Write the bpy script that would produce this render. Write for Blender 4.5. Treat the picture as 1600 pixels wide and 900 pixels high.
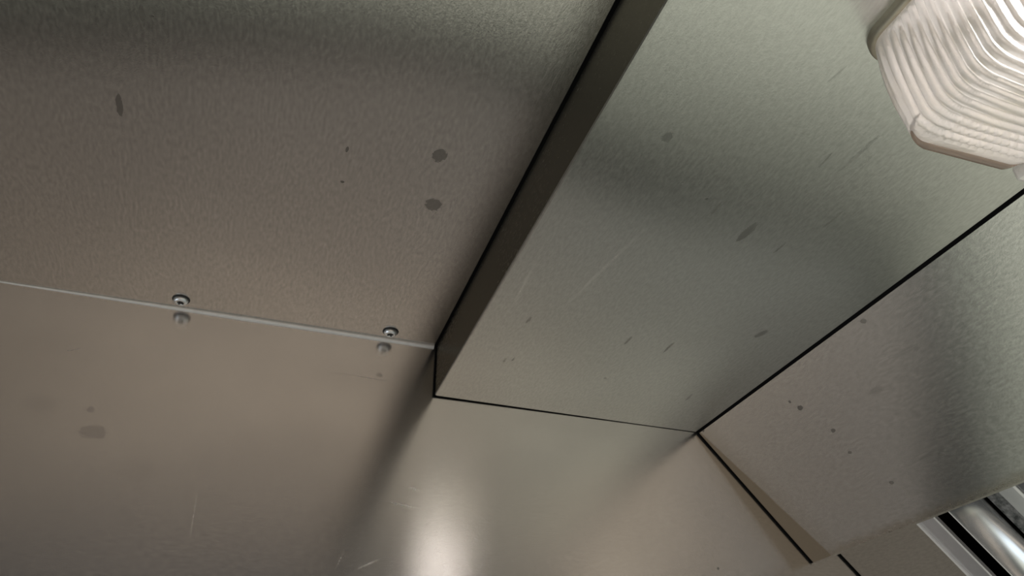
import bpy, bmesh, math, random
from mathutils import Vector, Matrix

for o in list(bpy.data.objects):
    bpy.data.objects.remove(o, do_unlink=True)
S = bpy.context.scene
C = S.collection
random.seed(4)

# ------------------------------------------------------------------ camera
H = 1.75                       # camera height above the kitchen floor
CR = ((-0.31682681821537895, -0.5144451555328186, -0.7968481343445145),
      (-0.9484617298128976, 0.16615931531646344, 0.2698359298052992),
      (-0.0064120464631440555, 0.8412712189789797, -0.5405752692990832))
FOC = 1250.0
cam_d = bpy.data.cameras.new('camera')
cam_d.sensor_width = 36.0
cam_d.lens = 36.0 * FOC / 1600.0
cam_d.clip_start = 0.01
cam = bpy.data.objects.new('camera', cam_d)
C.objects.link(cam)
m3 = Matrix(CR)
cam.matrix_world = Matrix.Translation((0, 0, H)) @ m3.to_4x4()
S.camera = cam

# ------------------------------------------------------------------ colour management
S.view_settings.view_transform = 'Standard'
S.view_settings.look = 'None'
S.view_settings.gamma = 1.0
S.view_settings.exposure = -0.17
S.view_settings.use_curve_mapping = False

# ------------------------------------------------------------------ node helpers
class NT:
    def __init__(self, tree):
        self.t = tree; self.n = tree.nodes; self.l = tree.links
    def new(self, kind, **kw):
        nd = self.n.new(kind)
        for k, v in kw.items(): setattr(nd, k, v)
        return nd
    def put(self, sock, v):
        if hasattr(v, 'node'): self.l.new(v, sock)
        elif v is not None: sock.default_value = v
    def math(self, op, a, b=None, c=None, clamp=False):
        nd = self.new('ShaderNodeMath', operation=op, use_clamp=clamp)
        for i, v in enumerate((a, b, c)):
            if v is not None: self.put(nd.inputs[i], v)
        return nd.outputs[0]
    def vmath(self, op, a, b=None, out=0):
        nd = self.new('ShaderNodeVectorMath', operation=op)
        self.put(nd.inputs[0], a)
        if b is not None: self.put(nd.inputs[1], b)
        return nd.outputs[out]
    def mapr(self, v, a, b, c=0.0, d=1.0, smooth=False):
        nd = self.new('ShaderNodeMapRange', interpolation_type='SMOOTHSTEP' if smooth else 'LINEAR')
        for i, x in enumerate((v, a, b, c, d)): self.put(nd.inputs[i], x)
        return nd.outputs[0]
    def ramp(self, v, stops, interp='LINEAR'):
        nd = self.new('ShaderNodeValToRGB')
        cr = nd.color_ramp; cr.interpolation = interp
        while len(cr.elements) > 1: cr.elements.remove(cr.elements[-1])
        cr.elements[0].position = stops[0][0]; cr.elements[0].color = (*stops[0][1], 1)
        for p, c in stops[1:]:
            e = cr.elements.new(p); e.color = (*c, 1)
        self.put(nd.inputs[0], v)
        return nd.outputs[0]
    def mix(self, f, a, b, blend='MIX'):
        nd = self.new('ShaderNodeMix', data_type='RGBA', blend_type=blend)
        self.put(nd.inputs[0], f)
        for i, v in ((6, a), (7, b)):
            if isinstance(v, tuple) and len(v) == 3: v = (*v, 1)
            self.put(nd.inputs[i], v)
        return nd.outputs[2]
    def noise(self, vec, scale, detail=2.0, rough=0.5, dim='3D', out=0):
        nd = self.new('ShaderNodeTexNoise', noise_dimensions=dim)
        if vec is not None: self.l.new(vec, nd.inputs['Vector'])
        nd.inputs['Scale'].default_value = scale
        nd.inputs['Detail'].default_value = detail
        nd.inputs['Roughness'].default_value = rough
        return nd.outputs[out]

# ------------------------------------------------------------------ world: the kitchen around and below the hood
W = bpy.data.worlds.new('kitchen_surroundings')
S.world = W
W.use_nodes = True
w = NT(W.node_tree)
bg = w.n['Background']
tc = w.new('ShaderNodeTexCoord')
nm = w.vmath('NORMALIZE', tc.outputs['Generated'])
sp = w.new('ShaderNodeSeparateXYZ'); w.l.new(nm, sp.inputs[0])
dx, dy, dz = sp.outputs
# ahead of the cook: brown, dimmer, then bright bands placed for the steel's reflections
fs = w.math('DIVIDE', dz, w.math('MAXIMUM', dx, 0.05))          # slope, negative is down
fs = w.math('ADD', fs, w.math('MULTIPLY', w.noise(nm, 2.2, 1.0), 0.12))
front = w.ramp(w.mapr(fs, 0.0, -3.0), [
    (0.00, (0.030, 0.028, 0.026)), (0.15, (0.10, 0.09, 0.08)), (0.26, (0.19, 0.17, 0.15)),
    (0.31, (0.16, 0.155, 0.135)), (0.38, (0.26, 0.27, 0.22)), (0.43, (0.38, 0.40, 0.33)),
    (0.55, (0.98, 1.00, 0.84)), (1.00, (0.88, 0.88, 0.76))])
# behind the cook: beige band below dim grey, tones fitted to the steel's reflections
ax = w.math('MAXIMUM', w.math('MULTIPLY', dx, -1.0), 0.05)
bs = w.math('DIVIDE', dz, ax)
back = w.ramp(w.mapr(bs, 0.5, -2.0), [
    (0.00, (0.03, 0.03, 0.03)), (0.20, (0.09, 0.09, 0.09)), (0.28, (0.13, 0.125, 0.125)),
    (0.343, (0.13, 0.128, 0.130)), (0.364, (1.55, 1.33, 1.05)), (0.395, (1.30, 1.12, 0.90)),
    (0.43, (0.38, 0.335, 0.295)), (0.60, (0.28, 0.263, 0.245)), (1.0, (0.34, 0.335, 0.315))])
back = w.mix(w.mapr(dy, -0.15, -0.45, smooth=True), back, w.mix(1.0, back, (0.88, 1.02, 1.06), 'MULTIPLY'))
env = w.mix(w.mapr(dx, -0.12, 0.12, smooth=True), back, front)
# added cool glow low on the left to brighten the filter bars; left sector dimmed
cool_glow = w.mapr(w.vmath('DOT_PRODUCT', nm, Vector((-0.10, 0.80, -0.59)).normalized(), out=1), 0.93, 0.98, smooth=True)
env = w.mix(cool_glow, env, (1.6, 1.8, 2.0))
side = w.mapr(w.math('DIVIDE', dy, w.math('MAXIMUM', w.math('ABSOLUTE', dx), 0.1)), 0.08, 0.42, 1.0, 0.5, smooth=True)
side = w.math('MAXIMUM', side, w.mapr(w.math('DIVIDE', dy, w.math('MAXIMUM', w.math('ABSOLUTE', dx), 0.1)), 0.45, 0.8, 0.5, 1.0))
mul = w.vmath('SCALE', env); w.l.new(side, mul.node.inputs['Scale'])
w.l.new(mul, bg.inputs[0])
bg.inputs[1].default_value = 1.0

# ------------------------------------------------------------------ geometry helpers
def pix(px, py):
    """direction in the room of a point of the photograph"""
    v = m3 @ Vector((px - 800.0, -(py - 450.0), -FOC))
    return v.normalized()
# hood section, seen along the hood (y left, z up, relative to the camera)
ZA, ZD = 0.554, 0.4757
YC = -0.2226
YDE, ZDE = -0.6346, 0.4740
YEB, ZEB = -0.7976, 0.2909
YF0, ZF0 = -0.8490, 0.3076
EV = Vector((0, YEB - YDE, ZEB - ZDE)).normalized()            # down the slanted panel
EN = Vector((0, EV.z, -EV.y)).normalized()                     # its outward normal
if EN.z < 0: EN = -EN
FV = Vector((0, -0.0282, -0.0294)).normalized()                # down the filter rack
FN = Vector((0, FV.z, -FV.y)).normalized()
if FN.z < 0: FN = -FN
def onA(px, py): d = pix(px, py); p = d * (ZA / d.z); return (p.x, p.y)
def onD(px, py): d = pix(px, py); p = d * (ZD / d.z); return (p.x, p.y)
def onB(px, py): d = pix(px, py); p = d / d.x; return (p.y, p.z)
E0 = Vector((0, YDE, ZDE))
def onE(px, py):
    d = pix(px, py); p = d * ((EN @ E0) / (EN @ d)); return (p.x, (p - E0) @ EV)

def link(name, bm, mat, parent=None, smooth=False, mats=None):
    me = bpy.data.meshes.new(name)
    bmesh.ops.recalc_face_normals(bm, faces=bm.faces)
    bm.to_mesh(me); bm.free()
    for m in (mats or [mat]): me.materials.append(m)
    if smooth:
        for p in me.polygons: p.use_smooth = True
    o = bpy.data.objects.new(name, me)
    C.objects.link(o)
    if parent is None:
        o.location = (0, 0, H)
    else:
        o.parent = parent
        o.location = Vector((0, 0, H)) - parent.location
    return o
def tag(o, label=None, cat=None, group=None, kind=None):
    if label: o['label'] = label
    if cat: o['category'] = cat
    if group: o['group'] = group
    if kind: o['kind'] = kind
    return o
def thing(name, loc, label, cat, group=None):
    o = bpy.data.objects.new(name, None)
    o.empty_display_size = 0.05
    C.objects.link(o); o.location = Vector(loc) + Vector((0, 0, H))
    return tag(o, label, cat, group)

def bev(bm, w, seg=2):
    if w > 0:
        bmesh.ops.bevel(bm, geom=list(bm.edges), offset=w, segments=seg, profile=0.5, affect='EDGES')
def box(bm, lo, hi, bw=0.0):
    t = bmesh.new()
    vs = [t.verts.new((x, y, z)) for x in (lo[0], hi[0]) for y in (lo[1], hi[1]) for z in (lo[2], hi[2])]
    for f in ((0, 1, 3, 2), (4, 6, 7, 5), (0, 4, 5, 1), (2, 3, 7, 6), (0, 2, 6, 4), (1, 5, 7, 3)):
        t.faces.new([vs[i] for i in f])
    bmesh.ops.recalc_face_normals(t, faces=t.faces)
    bev(t, bw); join(bm, t); return bm
def join(bm, t):
    me = bpy.data.meshes.new('tmp'); t.to_mesh(me); t.free(); bm.from_mesh(me); bpy.data.meshes.remove(me)
def prism(bm, prof, x0, x1, bw=0.0, cuts=0):
    """closed (y,z) section extruded along the hood"""
    t = bmesh.new()
    xs = [x0 + (x1 - x0) * i / (cuts + 1) for i in range(cuts + 2)]
    rings = [[t.verts.new((x, y, z)) for y, z in prof] for x in xs]
    n = len(prof)
    for a, b in zip(rings, rings[1:]):
        for i in range(n):
            t.faces.new((a[i], a[(i + 1) % n], b[(i + 1) % n], b[i]))
    t.faces.new(rings[0]); t.faces.new(list(reversed(rings[-1])))
    bmesh.ops.recalc_face_normals(t, faces=t.faces)
    if bw: bev(t, bw)
    join(bm, t); return bm
def slab(bm, p, q, nrm, th, x0, x1, bw=0.0):
    """sheet from p to q (y,z) with thickness th on the side of nrm"""
    p = Vector((0, *p)); q = Vector((0, *q)); a = p + nrm * th; b = q + nrm * th
    return prism(bm, [(p.y, p.z), (q.y, q.z), (b.y, b.z), (a.y, a.z)], x0, x1, bw)

# ------------------------------------------------------------------ materials
def steel(name, axis, plane, color=(0.62, 0.60, 0.57), rough=0.26, wide=0.5, wide_mix=0.35, aniso=0.45,
          spots=(), scratches=(), wedge=None, grain=1.0, mottle=0.12, tangent=None):
    """brushed stainless sheet. axis: direction of the brushing; plane: two vectors spanning the sheet
    spots / scratches: (u, v, half length, half width, angle, strength)"""
    m = bpy.data.materials.new(name); m.use_nodes = True
    t = NT(m.node_tree); t.n.clear()
    out = t.new('ShaderNodeOutputMaterial')
    tcn = t.new('ShaderNodeTexCoord').outputs['Object']
    U = t.vmath('DOT_PRODUCT', tcn, plane[0], out=1)
    V = t.vmath('DOT_PRODUCT', tcn, plane[1], out=1)
    if len(plane) > 2: V = t.math('SUBTRACT', V, plane[2])
    cb = t.new('ShaderNodeCombineXYZ'); t.put(cb.inputs[0], U); t.put(cb.inputs[1], V)
    uv = cb.outputs[0]
    st = (110.0, 340.0, 1.0)
    g1 = t.noise(t.vmath('MULTIPLY', uv, st), 1.0, 3.0, 0.65)
    st2 = (260.0, 800.0, 1.0)
    g2 = t.noise(t.vmath('MULTIPLY', uv, st2), 1.0, 4.0, 0.8)
    big = t.noise(uv, 5.0, 3.0, 0.55)
    wob = t.noise(uv, 260.0, 2.0, 0.6)
    wob2 = t.math('MULTIPLY', t.math('SUBTRACT', wob, 0.5), 0.9)
    def blobs(lst, jag=1.0):
        acc = None
        for (u, v, a, b, ang, s) in lst:
            d = t.vmath('SUBTRACT', uv, (u, v, 0))
            ca, sa = math.cos(ang), math.sin(ang)
            du = t.math('MULTIPLY', t.vmath('DOT_PRODUCT', d, (ca, sa, 0), out=1), 1.0 / a)
            dv = t.math('MULTIPLY', t.vmath('DOT_PRODUCT', d, (-sa, ca, 0), out=1), 1.0 / b)
            r = t.math('SQRT', t.math('ADD', t.math('MULTIPLY', du, du), t.math('MULTIPLY', dv, dv)))
            if jag: r = t.math('ADD', r, t.math('MULTIPLY', wob2, jag))
            k = t.math('MULTIPLY', t.mapr(r, 1.0 if jag else 1.0, 0.78 if jag else 0.0, smooth=True), s)
            acc = k if acc is None else t.math('MAXIMUM', acc, k)
        return acc
    col = t.mix(t.mapr(g1, 0.35, 0.65), tuple(c * (1 - 0.09 * grain) for c in color), tuple(min(1, c * (1 + 0.09 * grain)) for c in color))
    col = t.mix(t.mapr(g2, 0.3, 0.7, 0.0, 0.22 * grain), col, tuple(min(1, c * 1.35) for c in color))
    col = t.mix(t.mapr(big, 0.3, 0.7, 0.0, mottle), col, (color[0] * 0.72, color[1] * 0.68, color[2] * 0.64))
    rg = t.math('ADD', t.mapr(g1, 0.3, 0.7, rough - 0.03, rough + 0.03), t.mapr(big, 0.3, 0.7, -0.02, 0.03))
    dirt = None
    if spots:
        k = blobs(spots)
        col = t.mix(k, col, tuple(c * 0.42 for c in color))
        rg = t.math('ADD', rg, t.math('MULTIPLY', k, 0.20))
    if wedge:                                       # grease film widening downwards along the far edge, and along the lower edge
        u0, u1, vm, c = wedge
        edge = t.math('ADD', t.math('MULTIPLY', V, (u1 - u0) / vm), u0)
        fl = t.noise(t.vmath('MULTIPLY', uv, (90.0, 5.0, 1.0)), 1.0, 3.0, 0.6)
        d = t.math('SUBTRACT', U, edge)
        d2 = t.math('ADD', d, t.math('MULTIPLY', t.math('SUBTRACT', fl, 0.5), 0.03))
        k1 = t.math('MULTIPLY', t.mapr(d, -0.003, 0.003, smooth=True), 0.9)
        k2 = t.math('MULTIPLY', t.mapr(d2, -0.05, 0.01, smooth=True), 0.30)
        ln = t.math('MULTIPLY', t.mapr(t.math('ABSOLUTE', t.math('SUBTRACT', d, 0.001)), 0.0022, 0.0, smooth=True), t.mapr(fl, 0.35, 0.6))
        lo = t.math('ADD', t.math('SUBTRACT', V, vm), t.math('MULTIPLY', t.math('SUBTRACT', t.noise(uv, 60.0, 3.0, 0.7), 0.5), 0.02))
        k3 = t.math('MULTIPLY', t.mapr(lo, -0.016, -0.002, smooth=True), 0.55)
        k = t.math('MAXIMUM', t.math('MAXIMUM', k1, k2), t.math('MAXIMUM', t.math('MULTIPLY', ln, 0.95), k3))
        col = t.mix(k, col, c)
        rg = t.math('ADD', rg, t.math('MULTIPLY', k, 0.18))
    if scratches:
        k = blobs(scratches, 0.0)
        col = t.mix(k, col, (0.95, 0.93, 0.90))
        rg = t.math('ADD', rg, t.math('MULTIPLY', k, 0.35))
    bmp = t.new('ShaderNodeBump'); bmp.inputs['Strength'].default_value = 0.14 * grain
    bmp.inputs['Distance'].default_value = 0.0006
    t.put(bmp.inputs['Height'], t.math('ADD', t.math('MULTIPLY', g1, 0.3), t.math('MULTIPLY', g2, 1.2)))
    b2 = t.new('ShaderNodeBump'); b2.inputs['Strength'].default_value = 0.35
    b2.inputs['Distance'].default_value = 0.006
    t.put(b2.inputs['Height'], t.noise(uv, 3.2, 1.0, 0.4)); t.l.new(bmp.outputs[0], b2.inputs['Normal'])
    def gl(r):
        g = t.new('ShaderNodeBsdfAnisotropic')
        t.put(g.inputs['Color'], col); t.put(g.inputs['Roughness'], r)
        g.inputs['Anisotropy'].default_value = aniso
        cv = t.new('ShaderNodeCombineXYZ')
        tv = tangent or plane[axis]
        for i in range(3): cv.inputs[i].default_value = tv[i]
        t.l.new(cv.outputs[0], g.inputs['Tangent'])
        t.l.new(b2.outputs[0], g.inputs['Normal'])
        return g.outputs[0]
    mx = t.new('ShaderNodeMixShader'); mx.inputs[0].default_value = wide_mix
    t.l.new(gl(rg), mx.inputs[1]); t.l.new(gl(wide), mx.inputs[2])
    t.l.new(mx.outputs[0], out.inputs[0])
    return m

def plain(name, color, metallic=1.0, rough=0.3, noise=0.0, nscale=200.0, bump=0.0, **kw):
    m = bpy.data.materials.new(name); m.use_nodes = True
    t = NT(m.node_tree); b = t.n['Principled BSDF']
    b.inputs['Metallic'].default_value = metallic
    b.inputs['Roughness'].default_value = rough
    tcn = t.new('ShaderNodeTexCoord').outputs['Object']
    n = t.noise(tcn, nscale, 3.0, 0.6)
    t.put(b.inputs['Base Color'], t.mix(t.mapr(n, 0.3, 0.7), tuple(c * (1 - noise) for c in color), tuple(min(1, c * (1 + noise)) for c in color)))
    if bump:
        bp = t.new('ShaderNodeBump'); bp.inputs['Strength'].default_value = bump; bp.inputs['Distance'].default_value = 0.002
        t.put(bp.inputs['Height'], n); t.l.new(bp.outputs[0], b.inputs['Normal'])
    for k, v in kw.items(): b.inputs[k].default_value = v
    return m

XV = (1, 0, 0); YV = (0, 1, 0); ZV = (0, 0, 1)
def sc(on, p, q, wd, s):            # a scratch or streak between two points of the sheet
    a = on(*p); b = on(*q)
    return ((a[0] + b[0]) / 2, (a[1] + b[1]) / 2, math.dist(a, b) / 2, wd, math.atan2(b[1] - a[1], b[0] - a[0]), s)
def sp_(on, p, r, s, k=1.0, ang=0.0):
    a = on(*p); return (a[0], a[1], r * k, r, ang, s)

mA = steel('brushed_steel_top', 0, (XV, YV), color=(0.53, 0.51, 0.487), rough=0.16, wide_mix=0.18, grain=1.5,
    spots=[sp_(onA, (687, 243), 0.0085, 0.75, 1.3), sp_(onA, (677, 320), 0.0105, 0.75, 1.1), sc(onA, (184, 145), (189, 184), 0.0035, 0.8),
           sc(onA, (220, 5), (222, 34), 0.0028, 0.8), sp_(onA, (238, 25), 0.0016, 0.9), sc(onA, (544, 229), (541, 238), 0.0017, 0.9),
           sp_(onA, (535, 284), 0.0022, 1.0)],
    scratches=[sc(onA, (876, 107), (858, 140), 0.0007, 0.25), sp_(onA, (462, 322), 0.002, 0.2)])
mB = steel('brushed_steel_end', 0, (YV, ZV), color=(0.75, 0.725, 0.705), rough=0.13, wide=0.36, wide_mix=0.22, grain=0.7,
    spots=[sp_(onB, (145, 675), 0.009, 0.26, 1.9), sp_(onB, (142, 640), 0.0045, 0.28), sp_(onB, (1122, 888), 0.0022, 0.9),
           sp_(onB, (593, 586), 0.0035, 0.3, 1.6), sp_(onB, (60, 630), 0.012, 0.09, 1.5), sp_(onB, (215, 735), 0.016, 0.06, 1.3)],
    scratches=[sc(onB, (480, 575), (665, 605), 0.0013, 0.4), sc(onB, (60, 556), (170, 537), 0.0013, 0.38), sc(onB, (170, 537), (300, 550), 0.0013, 0.3),
               sc(onB, (635, 761), (658, 767), 0.0018, 0.9), sc(onB, (590, 780), (665, 797), 0.0018, 0.75), sc(onB, (545, 895), (606, 868), 0.0018, 0.8),
               sc(onB, (292, 870), (312, 745), 0.0016, 0.35), sc(onB, (520, 897), (541, 855), 0.0014, 0.4), sc(onB, (165, 714), (192, 710), 0.0014, 0.45),
               sc(onB, (395, 655), (430, 615), 0.001, 0.15), sc(onB, (640, 700), (1000, 900), 0.001, 0.05)])
mD = steel('brushed_steel_box', 0, (XV, YV), color=(0.56, 0.56, 0.535), rough=0.18, wide_mix=0.28,
    spots=[sp_(onD, (1043, 214), 0.0050, 0.7, 1.3), sc(onD, (1150, 378), (1185, 345), 0.0050, 0.65), sc(onD, (1108, 338), (1128, 314), 0.0016, 0.6),
           sc(onD, (1276, 264), (1302, 235), 0.0012, 0.6), sc(onD, (1310, 268), (1378, 206), 0.0026, 0.45), sc(onD, (1285, 356), (1320, 325), 0.0016, 0.6),
           sc(onD, (1335, 265), (1365, 240), 0.0018, 0.35), sc(onD, (1207, 395), (1228, 378), 0.0012, 0.5), sc(onD, (1177, 526), (1201, 514), 0.0048, 0.55),
           sc(onD, (1036, 550), (1054, 533), 0.0022, 0.5), sc(onD, (975, 538), (988, 524), 0.0020, 0.5), sc(onD, (822, 505), (830, 495), 0.0022, 0.5),
           sc(onD, (786, 567), (791, 559), 0.0018, 0.5), sc(onD, (799, 565), (804, 558), 0.0015, 0.5), sp_(onD, (946, 590), 0.0018, 0.6),
           sc(onD, (1070, 625), (1082, 614), 0.002, 0.4), sp_(onD, (1104, 310), 0.0018, 0.9), sc(onD, (1050, 305), (1070, 280), 0.002, 0.3),
           sc(onD, (1290, 130), (1325, 100), 0.0012, 0.3)],
    scratches=[sc(onD, (860, 500), (1040, 325), 0.0034, 0.26), sc(onD, (792, 495), (850, 385), 0.0030, 0.24), sc(onD, (880, 255), (925, 190), 0.004, 0.10),
               sc(onD, (840, 600), (960, 520), 0.004, 0.05)])
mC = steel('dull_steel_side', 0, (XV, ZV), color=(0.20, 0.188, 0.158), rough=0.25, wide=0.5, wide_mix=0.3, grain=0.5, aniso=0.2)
mE = steel('brushed_steel_slope', 0, (XV, tuple(EV), EV @ E0), color=(0.72, 0.715, 0.695), rough=0.165, wide_mix=0.22,
    spots=[sp_(onE, (1349, 502), 0.0035, 0.7, 1.4), sp_(onE, (1234, 628), 0.0022, 0.9, 1.2), sp_(onE, (1250, 637), 0.0036, 1.0, 1.6), sp_(onE, (1302, 673), 0.003, 0.9, 1.4),
           sp_(onE, (1328, 707), 0.0024, 0.8, 1.4), sp_(onE, (1393, 754), 0.003, 0.8, 1.4), sp_(onE, (1470, 710), 0.003, 0.7, 1.4),
           sc(onE, (1430, 723), (1500, 685), 0.0035, 0.22), sc(onE, (1357, 616), (1382, 605), 0.0045, 0.3), sc(onE, (1395, 560), (1440, 535), 0.0035, 0.15),
           sp_(onE, (1098, 672), 0.004, 0.9), sp_(onE, (1558, 764), 0.0015, 1.0, 1.5), sp_(onE, (1553, 766), 0.0014, 1.0), sp_(onE, (1567, 757), 0.0012, 1.0),
           sp_(onE, (1512, 784), 0.0018, 1.0, 1.6), sp_(onE, (1498, 791), 0.0022, 1.0, 1.8), sp_(onE, (1408, 826), 0.0022, 0.9, 1.8), sp_(onE, (1390, 831), 0.0015, 0.9, 1.5)],
    wedge=(0.992, onE(1290, 856)[0], 0.2452, (0.40, 0.35, 0.27)),
    scratches=[sc(onE, (1340, 815), (1362, 842), 0.0018, 0.12), sc(onE, (1300, 760), (1318, 800), 0.0018, 0.10)])
mG = plain('dirty_steel_film', (0.30, 0.265, 0.21), 0.9, 0.45, 0.35, 90.0)
mF = steel('steel_filter_rack', 0, (XV, tuple(FV)), color=(0.56, 0.54, 0.49), rough=0.34, wide_mix=0.5)
mBlack = plain('black_gap', (0.004, 0.004, 0.004), 0.0, 0.8, **{'Specular IOR Level': 0.05})
mTrim = plain('bright_steel_edge', (0.95, 0.93, 0.90), 0.55, 0.40, 0.06, 60.0)
mScrew = plain('zinc_screw', (0.97, 0.97, 0.95), 1.0, 0.35, 0.08, 300.0)
mDark = plain('screw_recess', (0.05, 0.05, 0.05), 0.6, 0.5)

# ------------------------------------------------------------------ the hood shell
XB = 1.0
X0 = -0.75                         # the hood runs on over the photographer's head
hood = thing('exhaust_hood', (XB, 0.3, 0.05), 'large brushed steel hood shell, flat top panel meeting a scratched upright end panel', 'exhaust hood')
bm = bmesh.new(); box(bm, (X0, YC + 0.0035, ZA), (XB - 0.001, 0.95, ZA + 0.004), 0.0006)
tag(link('top_panel', bm, mA, hood), 'flat grey brown brushed steel panel overhead with a few round drip stains')
# end panel: its unseen lower edge slants and dips to place the reflected dark band
bm = bmesh.new()
lowe = [(-1.60, -0.03), (-1.2, 0.01), (-0.95, 0.03), (-0.60, 0.055), (-0.40, 0.02), (-0.15, -0.02), (0.115, 0.06), (0.30, 0.125), (0.47, 0.17), (0.95, 0.30)]
pl = [(-1.60, ZA + 0.004)] + lowe + [(0.95, ZA + 0.004)]
r0 = [bm.verts.new((XB, y, z)) for y, z in pl]; r1 = [bm.verts.new((XB + 0.004, y, z)) for y, z in pl]
for i in range(len(pl)): bm.faces.new((r0[i], r0[(i + 1) % len(pl)], r1[(i + 1) % len(pl)], r1[i]))
bm.faces.new(r0); bm.faces.new(list(reversed(r1)))
tag(link('end_panel', bm, mB, hood), 'scratched brushed steel end panel that mirrors the panels above it')
bm = bmesh.new(); box(bm, (X0, 0.95, 0.10), (XB + 0.004, 0.954, ZA + 0.004), 0.0006)
link('front_panel', bm, mC, hood)
# added unseen near-black strip below the end panel, mirrored as the dark band
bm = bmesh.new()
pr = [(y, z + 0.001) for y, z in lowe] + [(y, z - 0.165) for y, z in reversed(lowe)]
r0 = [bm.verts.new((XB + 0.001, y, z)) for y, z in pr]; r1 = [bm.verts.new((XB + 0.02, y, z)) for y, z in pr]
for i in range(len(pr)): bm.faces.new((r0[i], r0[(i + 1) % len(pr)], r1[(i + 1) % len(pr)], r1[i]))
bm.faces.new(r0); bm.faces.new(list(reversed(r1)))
link('unseen_dark_strip', bm, plain('dark_strip', (0.02, 0.02, 0.018), 0.0, 0.6), hood)
# folded bright lip where the top panel meets the end panel
bm = bmesh.new()
t = bmesh.new()
L0, L1 = YC + 0.004, 0.95
prof = [(0.9999 - 0.0044 * math.cos(q), 0.5541 - 0.0044 * math.sin(q)) for q in [math.pi / 2 * i / 8 for i in range(9)]] + [(0.9999, 0.5541)]
n_ = 40
rings = []
for i in range(n_ + 1):
    y = L0 + (L1 - L0) * i / n_
    k = max(0.25, min(1.0, 1.0 - (y - 0.05) / 0.45))     # the lip tapers away to the left
    rings.append([t.verts.new((1.0 + (a - 1.0) * k, y, 0.5541 + (b - 0.5541) * k)) for a, b in prof])
for a, b in zip(rings, rings[1:]):
    for i in range(len(prof)):
        t.faces.new((a[i], a[(i + 1) % len(prof)], b[(i + 1) % len(prof)], b[i]))
t.faces.new(rings[0]); t.faces.new(rings[-1])
join(bm, t)
tag(link('edge_lip', bm, mTrim, hood), 'thin bright folded lip along the joint of top and end panel')
# black casing and strip standing in for the shade of the open joint
bm = bmesh.new(); box(bm, (X0, YC - 0.004, ZA + 0.0045), (XB + 0.01, YC + 0.03, ZA + 0.010))
box(bm, (X0, YC - 0.0005, ZA - 0.0004), (XB - 0.001, YC + 0.0038, ZA + 0.0045))
link('joint_gap_strip', bm, mBlack, hood)

# ------------------------------------------------------------------ dropped box
boxo = thing('boxed_duct', (XB, YC, ZD), 'dropped brushed steel box running lengthwise under the hood top, dark narrow side facing left', 'duct')
bm = bmesh.new()
# bottom sheet, slightly sagging to the right, with a rolled front edge
prism(bm, [(YC + 0.0, ZD + 0.0022), (YC - 0.0008, ZD + 0.0006), (YC - 0.0024, ZD), (YDE + 0.0022, ZDE), (YDE + 0.0022, ZDE + 0.004), (YC - 0.0024, ZD + 0.004)], X0, XB - 0.0018)
tag(link('bottom_panel', bm, mD, boxo), 'broad grey green brushed steel underside with short dark streaks')
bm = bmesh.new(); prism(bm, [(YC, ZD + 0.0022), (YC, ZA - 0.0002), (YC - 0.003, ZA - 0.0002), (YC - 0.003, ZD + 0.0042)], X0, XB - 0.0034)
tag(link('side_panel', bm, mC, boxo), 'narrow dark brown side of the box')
bm = bmesh.new()
box(bm, (XB - 0.0036, YC - 0.0035, ZD - 0.0006), (XB - 0.0001, YC + 0.0016, ZA - 0.0002))
box(bm, (XB - 0.0020, YDE, ZD - 0.0012), (XB - 0.0001, YC, ZD + 0.004))
link('joint_gap_strip', bm, mBlack, boxo)  # black strips in place of the shaded gaps round the box

# ------------------------------------------------------------------ slanted panel
slope = thing('slanted_panel', (XB, YEB, ZEB), 'sloping brushed steel panel right of the dropped box, brown grease film on its far edge', 'panel')
a = E0 + EV * 0.0027; b = E0 + EV * ((Vector((0, YEB, ZEB)) - E0).length)
bm = bmesh.new(); slab(bm, (a.y, a.z), (b.y, b.z), EN, 0.003, X0, XB - 0.004, 0.0)
tag(link('sheet', bm, mE, slope), 'flat sloping steel sheet with small dark specks')
# hemmed lower edge turned up behind the sheet
hem = bmesh.new()
c = b + EN * 0.014
slab(hem, (b.y, b.z), (c.y, c.z), EV, 0.0022, X0, XB - 0.004, 0.0)
tag(link('hem', hem, mF, slope), 'folded lower edge of the sheet')
bm = bmesh.new()
slab(bm, ((a - EV * .006).y, (a - EV * .006).z), ((a + EV * .0006).y, (a + EV * .0006).z), EN, 0.006, X0, XB - 0.0002)
slab(bm, (a.y, a.z), (b.y, b.z), EN, 0.006, XB - 0.0045, XB - 0.0002)
link('joint_gap_strip', bm, mBlack, slope)  # open joints drawn as black strips

# ------------------------------------------------------------------ filter rack and filter
F0 = Vector((0, YF0, ZF0))
def FP(s, h=0.0): p = F0 + FV * s - FN * h; return (p.y, p.z)
rack = thing('filter_rack', (XB, YF0 - 0.1, ZF0 - 0.1), 'plain steel blanking panel of the filter rack below the slanted panel, beside the end panel', 'filter rack')
bm = bmesh.new(); slab(bm, FP(-0.06), FP(0.30), FN, 0.003, 0.836, XB - 0.004)
link('blanking_panel', bm, mF, rack)
bm = bmesh.new(); slab(bm, FP(-0.06), FP(0.30), FN, 0.006, XB - 0.0045, XB - 0.0002)
link('joint_gap_strip', bm, mBlack, rack)  # black strip for the dark gap beside the end panel

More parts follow.
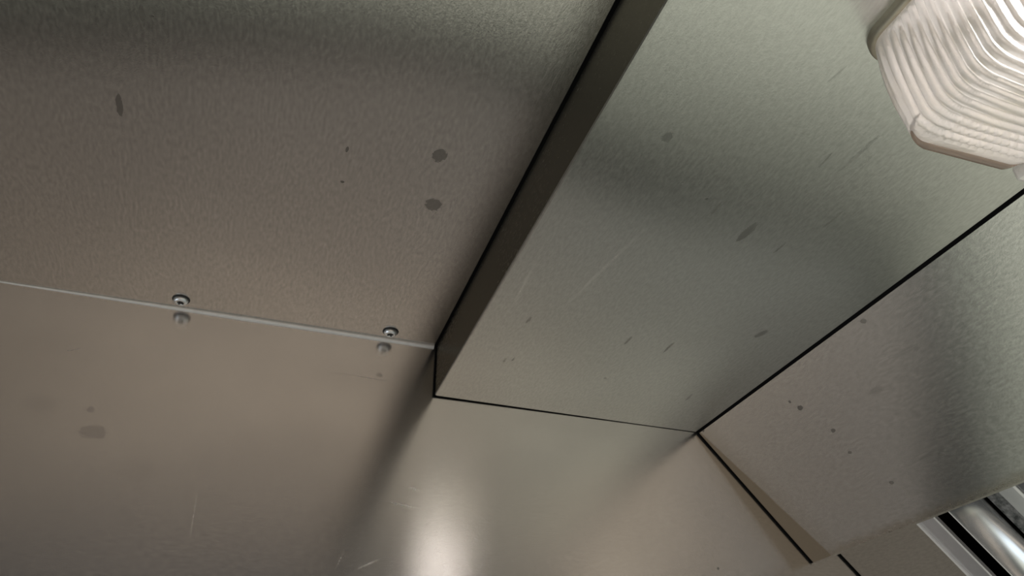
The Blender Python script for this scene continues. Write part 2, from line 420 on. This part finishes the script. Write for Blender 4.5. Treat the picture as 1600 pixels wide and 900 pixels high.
mBaf = plain('polished_baffle_steel', (0.86, 0.87, 0.86), 0.85, 0.27, 0.05, 40.0)
mFlat = plain('grey_filter_frame', (0.72, 0.72, 0.74), 0.9, 0.30, 0.05, 40.0)
def rough_foil():
    m = bpy.data.materials.new('crumpled_foil_strip'); m.use_nodes = True
    t = NT(m.node_tree); b_ = t.n['Principled BSDF']
    b_.inputs['Metallic'].default_value = 0.2; b_.inputs['Roughness'].default_value = 0.25
    tcn = t.new('ShaderNodeTexCoord').outputs['Object']
    v = t.new('ShaderNodeTexVoronoi'); v.inputs['Scale'].default_value = 150.0
    t.l.new(t.vmath('ADD', tcn, t.vmath('SCALE', t.noise(tcn, 70.0, 2.0, out=1))), v.inputs['Vector'])
    t.n[-1]
    bp = t.new('ShaderNodeBump'); bp.inputs['Strength'].default_value = 1.0; bp.inputs['Distance'].default_value = 0.004
    t.put(bp.inputs['Height'], v.outputs[0]); t.l.new(bp.outputs[0], b_.inputs['Normal'])
    k = t.mapr(t.noise(tcn, 120.0, 3.0, 0.6), 0.35, 0.62)
    t.put(b_.inputs['Base Color'], t.mix(k, (0.25, 0.27, 0.27), (0.97, 0.97, 0.97)))
    return m
mFoil = rough_foil()
filt = thing('baffle_filter', (0.70, YF0 - 0.12, ZF0 - 0.12), 'shiny steel baffle grease filter with rounded bars, partly hidden by the slanted panel', 'grease filter')
S0, S1 = -0.05, 0.30
def strip(name, x0, x1, h, mat, th=0.0018, label=None, roll=0.0):
    """flat bar running down the rack at height h towards the viewer, with rolled long edges"""
    bm = bmesh.new(); t = bmesh.new()
    if roll:
        pr = []
        for i in range(9):
            a_ = math.pi * i / 8
            pr.append((x0 + (x1 - x0) * (1 - math.cos(a_)) / 2, h + roll * math.sin(a_)))
        pr += [(x1 - 0.001, h - th), (x0 + 0.001, h - th)]
    else:
        pr = [(x0, h), (x1, h), (x1, h - th), (x0, h - th)]
    r0 = [t.verts.new((x, *FP(S0, hh))) for x, hh in pr]
    r1 = [t.verts.new((x, *FP(S1, hh))) for x, hh in pr]
    for i in range(len(pr)): t.faces.new((r0[i], r0[(i + 1) % len(pr)], r1[(i + 1) % len(pr)], r1[i]))
    t.faces.new(r0); t.faces.new(list(reversed(r1)))
    join(bm, t)
    o = link(name, bm, mat, filt, smooth=bool(roll))
    if label: o['label'] = label
    return o
strip('frame_edge', 0.8315, 0.8350, 0.004, mTrim, 0.006, 'bright rolled edge of the filter frame')
strip('frame', 0.806, 0.8314, 0.001, mFlat, 0.002, 'flat grey side of the filter frame')
strip('frame_edge', 0.8030, 0.8059, 0.003, mTrim, 0.005)
strip('back_plate', 0.60, 0.9300, -0.030, mBlack, 0.002, 'dark space behind the bars')
strip('baffle_side', 0.7800, 0.7826, -0.012, mFlat, 0.001)
strip('baffle_edge', 0.7770, 0.7799, 0.003, mTrim, 0.004)
strip('baffle', 0.7255, 0.7768, 0.001, mBaf, 0.003, 'wide rounded polished bar', roll=0.014)
strip('foil_strip', 0.7030, 0.7210, -0.001, mFoil, 0.003, 'crinkled speckled silvery strip')
strip('frame', 0.6800, 0.7015, 0.001, mFlat, 0.003)
strip('frame_edge', 0.6760, 0.6798, 0.003, mTrim, 0.005)
strip('baffle', 0.6200, 0.6755, 0.001, mBaf, 0.003, roll=0.006)

# ------------------------------------------------------------------ screws through the top panel beside the joint
def screw_bms():
    hd = bmesh.new()
    # pan head, hanging downwards, lathe
    pr = [(0.0, -0.0022), (0.0030, -0.0030), (0.0042, -0.0056), (0.0062, -0.0058), (0.0080, -0.0048), (0.0092, -0.0026), (0.0094, -0.0008), (0.0090, 0.0)]
    n = 32; rr = []
    for r, z in pr[1:]:
        rr.append([hd.verts.new((r * math.cos(2 * math.pi * i / n), r * math.sin(2 * math.pi * i / n), z)) for i in range(n)])
    for a_, b_ in zip(rr, rr[1:]):
        for i in range(n): hd.faces.new((a_[i], a_[(i + 1) % n], b_[(i + 1) % n], b_[i]))
    hd.faces.new(rr[-1])
    c_ = hd.verts.new((0, 0, pr[0][1]))
    for i in range(n): hd.faces.new((rr[0][i], rr[0][(i + 1) % n], c_))
    rc = bmesh.new()
    for k in range(2):
        t = bmesh.new()
        a_ = k * math.pi / 2 + 0.5
        box(t, (-0.0042, -0.0011, -0.0058), (0.0042, 0.0011, -0.0026))
        bmesh.ops.rotate(t, verts=t.verts, cent=(0, 0, 0), matrix=Matrix.Rotation(a_, 3, 'Z'))
        join(rc, t)
    ws = bmesh.new()
    n = 32
    a_ = [ws.verts.new((0.0112 * math.cos(2 * math.pi * i / n), 0.0112 * math.sin(2 * math.pi * i / n), 0.0)) for i in range(n)]
    b_ = [ws.verts.new((0.0108 * math.cos(2 * math.pi * i / n), 0.0108 * math.sin(2 * math.pi * i / n), -0.0012)) for i in range(n)]
    for i in range(n): ws.faces.new((a_[i], a_[(i + 1) % n], b_[(i + 1) % n], b_[i]))
    ws.faces.new(a_); ws.faces.new(list(reversed(b_)))
    return hd, rc, ws
scr = []
for i, (px, py, lab) in enumerate(((282, 472, 'left of two zinc screw heads on the joint, further from the dropped box'),
                                   (610, 522, 'right of two zinc screw heads on the joint, close to the dropped box'))):
    d = pix(px, py); p = d * ((ZA - 0.004) / d.z)
    if i == 0:
        e = thing('screw', (p.x, p.y, ZA), lab, 'screw', 'screws along the joint of the top and end panels')
        hd, rc, ws = screw_bms()
        for nme, bmm, mt in (('screw_head', hd, mScrew), ('recess', rc, mDark), ('washer', ws, mDark)):
            o = link(nme, bmm, mt, e, smooth=False); o.location = (0, 0, 0)
            if nme == 'screw_head':
                for f in o.data.polygons: f.use_smooth = True
        scr.append(e)
    else:
        r = scr[0].copy(); C.objects.link(r); r.location = (p.x, p.y, ZA + H); r['label'] = lab; r.rotation_euler[2] = 0.6
        for ch in list(scr[0].children):
            c_ = ch.copy(); C.objects.link(c_); c_.parent = r

# ------------------------------------------------------------------ hood light
# plan: long along the hood, far end towards the end panel
LX1, LX0 = 0.302, 0.06            # lens, at its top: far and near end
LYL, LYR = -0.380, -0.492         # left and right side
ZT, ZB = 0.467, 0.374             # top and bottom of the lens
def rrect(x0, x1, y0, y1, r, n=14, ns=60, ne=40):
    """rounded rectangle, anticlockwise, evenly divided"""
    pts = []
    def arc(cx, cy, a0):
        for i in range(n): a = a0 + math.pi / 2 * i / n; pts.append((cx + r * math.cos(a), cy + r * math.sin(a)))
    def lin(p, q, k):
        for i in range(k): t_ = i / k; pts.append((p[0] + (q[0] - p[0]) * t_, p[1] + (q[1] - p[1]) * t_))
    arc(x1 - r, y1 - r, 0); lin((x1 - r, y1), (x0 + r, y1), ns)
    arc(x0 + r, y1 - r, math.pi / 2); lin((x0, y1 - r), (x0, y0 + r), ne)
    arc(x0 + r, y0 + r, math.pi); lin((x0 + r, y0), (x1 - r, y0), ns)
    arc(x1 - r, y0 + r, 1.5 * math.pi); lin((x1, y0 + r), (x1, y1 - r), ne)
    return pts
light = thing('hood_light', ((LX0 + LX1) / 2, (LYL + LYR) / 2, ZD), 'ribbed clear glass hood light under the dropped box, top right', 'light')
def loops_mesh(loops, cap=True):
    bm = bmesh.new(); rg = [[bm.verts.new(p) for p in lp] for lp in loops]
    n = len(rg[0])
    for a_, b_ in zip(rg, rg[1:]):
        for i in range(n): bm.faces.new((a_[i], a_[(i + 1) % n], b_[(i + 1) % n], b_[i]))
    if cap: bm.faces.new(rg[-1])
    return bm
# cast base on the steel
def ring(o, z, r): return [(x, y, z) for x, y in rrect(LX0 - o, LX1 + o, LYR - o, LYL + o, r)]
bm = loops_mesh([ring(0.004, ZD - 0.0005, 0.024), ring(0.004, ZT + 0.004, 0.024), ring(0.003, ZT + 0.001, 0.022), ring(0.0015, ZT, 0.020), ring(-0.004, ZT, 0.018), ring(-0.006, ZT + 0.006, 0.017)])
mBase = plain('olive_cast_metal', (0.40, 0.36, 0.28), 0.7, 0.42, 0.12, 60.0)
tag(link('base_rim', bm, mBase, light, smooth=True), 'olive brown metal rim against the steel')
# lens: walls lean inwards, rounded lower edge, bottom drops slightly in the middle
P_ = 0.0068
loops = []
def rib(v): return 1.0 - 2.0 * abs(math.cos(math.pi * v / P_)) ** 5
def lens_loop(inset, z, r, kk):
    pts = rrect(LX0 + inset, LX1 - inset, LYR + inset, LYL - inset, max(r, 0.002), ns=300, ne=60)
    outp = []
    cy = (LYL + LYR) / 2
    for x, y in pts:
        # ribs run across the lens: up the long sides and over the bottom
        amp = rib(x)
        side_k = max(0.0, min(1.0, (LX1 - inset - 0.006 - x) / 0.010)) * kk[0]
        fl_ = max(0.0, min(1.0, (LX1 - 0.013 - x) / 0.004))
        yy = y + (1 if y > cy else -1) * 0.0014 * amp * side_k
        zz = z - 0.0013 * amp * kk[1] * fl_
        if kk[1] > 0 and x > 0.262:                 # blocks near the far end
            zz -= 0.0005 * rib(y) * min(1, (x - 0.262) / 0.004) * kk[1] * fl_
        outp.append((x, yy, zz))
    return outp
NZ = 24
RB = 0.016
for i in range(NZ + 1):
    t_ = i / NZ
    bulge = -0.002 * math.sin(math.pi * t_)
    loops.append(lens_loop(bulge + 0.001 * t_, ZT - (ZT - ZB - RB) * t_, 0.020, (min(1, t_ * 8), 0)))
for i in range(1, 13):
    a_ = math.pi / 2 * i / 12
    loops.append(lens_loop(0.001 + RB * (1 - math.cos(a_)), ZB + RB * (1 - math.sin(a_)), 0.020 - 0.008 * i / 12, (math.cos(a_), math.sin(a_))))
NI = 50
for i in range(1, NI + 1):
    t_ = i / NI
    loops.append(lens_loop(0.001 + RB + 0.038 * t_, ZB - 0.004 * math.sin(t_ * math.pi / 2), 0.012 * (1 - t_), (0, 1)))
bm = loops_mesh(loops)
def lens_lip():
    # thick glass lip round the far lower edge, tinted brown to imitate edge refraction
    pts = rrect(LX0 + 0.0045, LX1 - 0.0045, LYR + 0.0045, LYL - 0.0045, 0.016, ns=80, ne=40)
    n = len(pts); bm = bmesh.new(); rings = []
    idx = [i for i in range(n) if pts[i][0] > LX1 - 0.024]
    k0 = next(i for i in idx if (i - 1) % n not in idx)
    order = [(k0 + j) % n for j in range(len(idx))]
    for j, i in enumerate(order):
        p = Vector((*pts[i], ZB + 0.0062)); q = Vector((*pts[(i + 1) % n], ZB + 0.0062))
        d = (q - p).normalized(); o_ = Vector((d.y, -d.x, 0))
        e = min(1.0, min(j, len(order) - 1 - j) / 16.0)
        r = 0.0003 + 0.0049 * e; up_ = Vector((0, 0, (1 - e) * 0.006))
        rings.append([bm.verts.new(p + up_ + o_ * (math.cos(a) * r * 0.75) + Vector((0, 0, math.sin(a) * r))) for a in [2 * math.pi * m_ / 12 for m_ in range(12)]])
    for a_, b_ in zip(rings, rings[1:]):
        for i in range(12): bm.faces.new((a_[i], a_[(i + 1) % 12], b_[(i + 1) % 12], b_[i]))
    bm.faces.new(rings[0]); bm.faces.new(list(reversed(rings[-1])))
    tag(link('lens_lip', bm, mAmb, light, smooth=True), 'brownish tinted lip of the glass')
mLens = bpy.data.materials.new('ribbed_glass'); mLens.use_nodes = True
t = NT(mLens.node_tree); b_ = t.n['Principled BSDF']
b_.inputs['Base Color'].default_value = (0.97, 0.93, 0.90, 1)
b_.inputs['Roughness'].default_value = 0.22
b_.inputs['IOR'].default_value = 1.5
b_.inputs['Transmission Weight'].default_value = 0.42
tcn = t.new('ShaderNodeTexCoord').outputs['Object']
bp = t.new('ShaderNodeBump'); bp.inputs['Strength'].default_value = 0.35; bp.inputs['Distance'].default_value = 0.001
t.put(bp.inputs['Height'], t.noise(tcn, 260.0, 2.0, 0.6)); t.l.new(bp.outputs[0], b_.inputs['Normal'])
mAmb = bpy.data.materials.new('brown_glass_edge'); mAmb.use_nodes = True
q_ = mAmb.node_tree.nodes['Principled BSDF']
q_.inputs['Base Color'].default_value = (0.46, 0.36, 0.29, 1); q_.inputs['Roughness'].default_value = 0.15
q_.inputs['Transmission Weight'].default_value = 0.5
tag(link('lens', bm, mLens, light, smooth=True), 'frosty ribbed glass cover with rounded corners')
lens_lip()
# reflector and bulb
mRefl = plain('white_reflector', (0.85, 0.82, 0.80), 0.0, 0.4)
bm = bmesh.new(); box(bm, (LX0 + 0.01, LYR + 0.02, ZT + 0.001), (LX1 - 0.02, LYL - 0.01, ZT + 0.004))
link('reflector', bm, mRefl, light)
mBulb = plain('lit_bulb', (1, 1, 1), 0.0, 0.4, **{'Emission Color': (1.0, 0.97, 0.93, 1), 'Emission Strength': 6.0})
bm = bmesh.new()
bmesh.ops.create_uvsphere(bm, u_segments=24, v_segments=16, radius=0.028)
for v in bm.verts:
    v.co.x *= 1.9; v.co.y *= 1.45; v.co.z *= 0.75
    v.co += Vector((0.17, -0.436, 0.425))
link('bulb', bm, mBulb, light, smooth=True)
# pale clip at the far right corner of the rim
bm = bmesh.new()
box(bm, (0.290, -0.503, ZB - 0.001), (0.3045, -0.486, ZB + 0.012), 0.003)
mClip = plain('pale_clip', (0.85, 0.80, 0.74), 0.2, 0.35, 0.1)
tag(link('clip', bm, mClip, light), 'small pale clip at the corner')
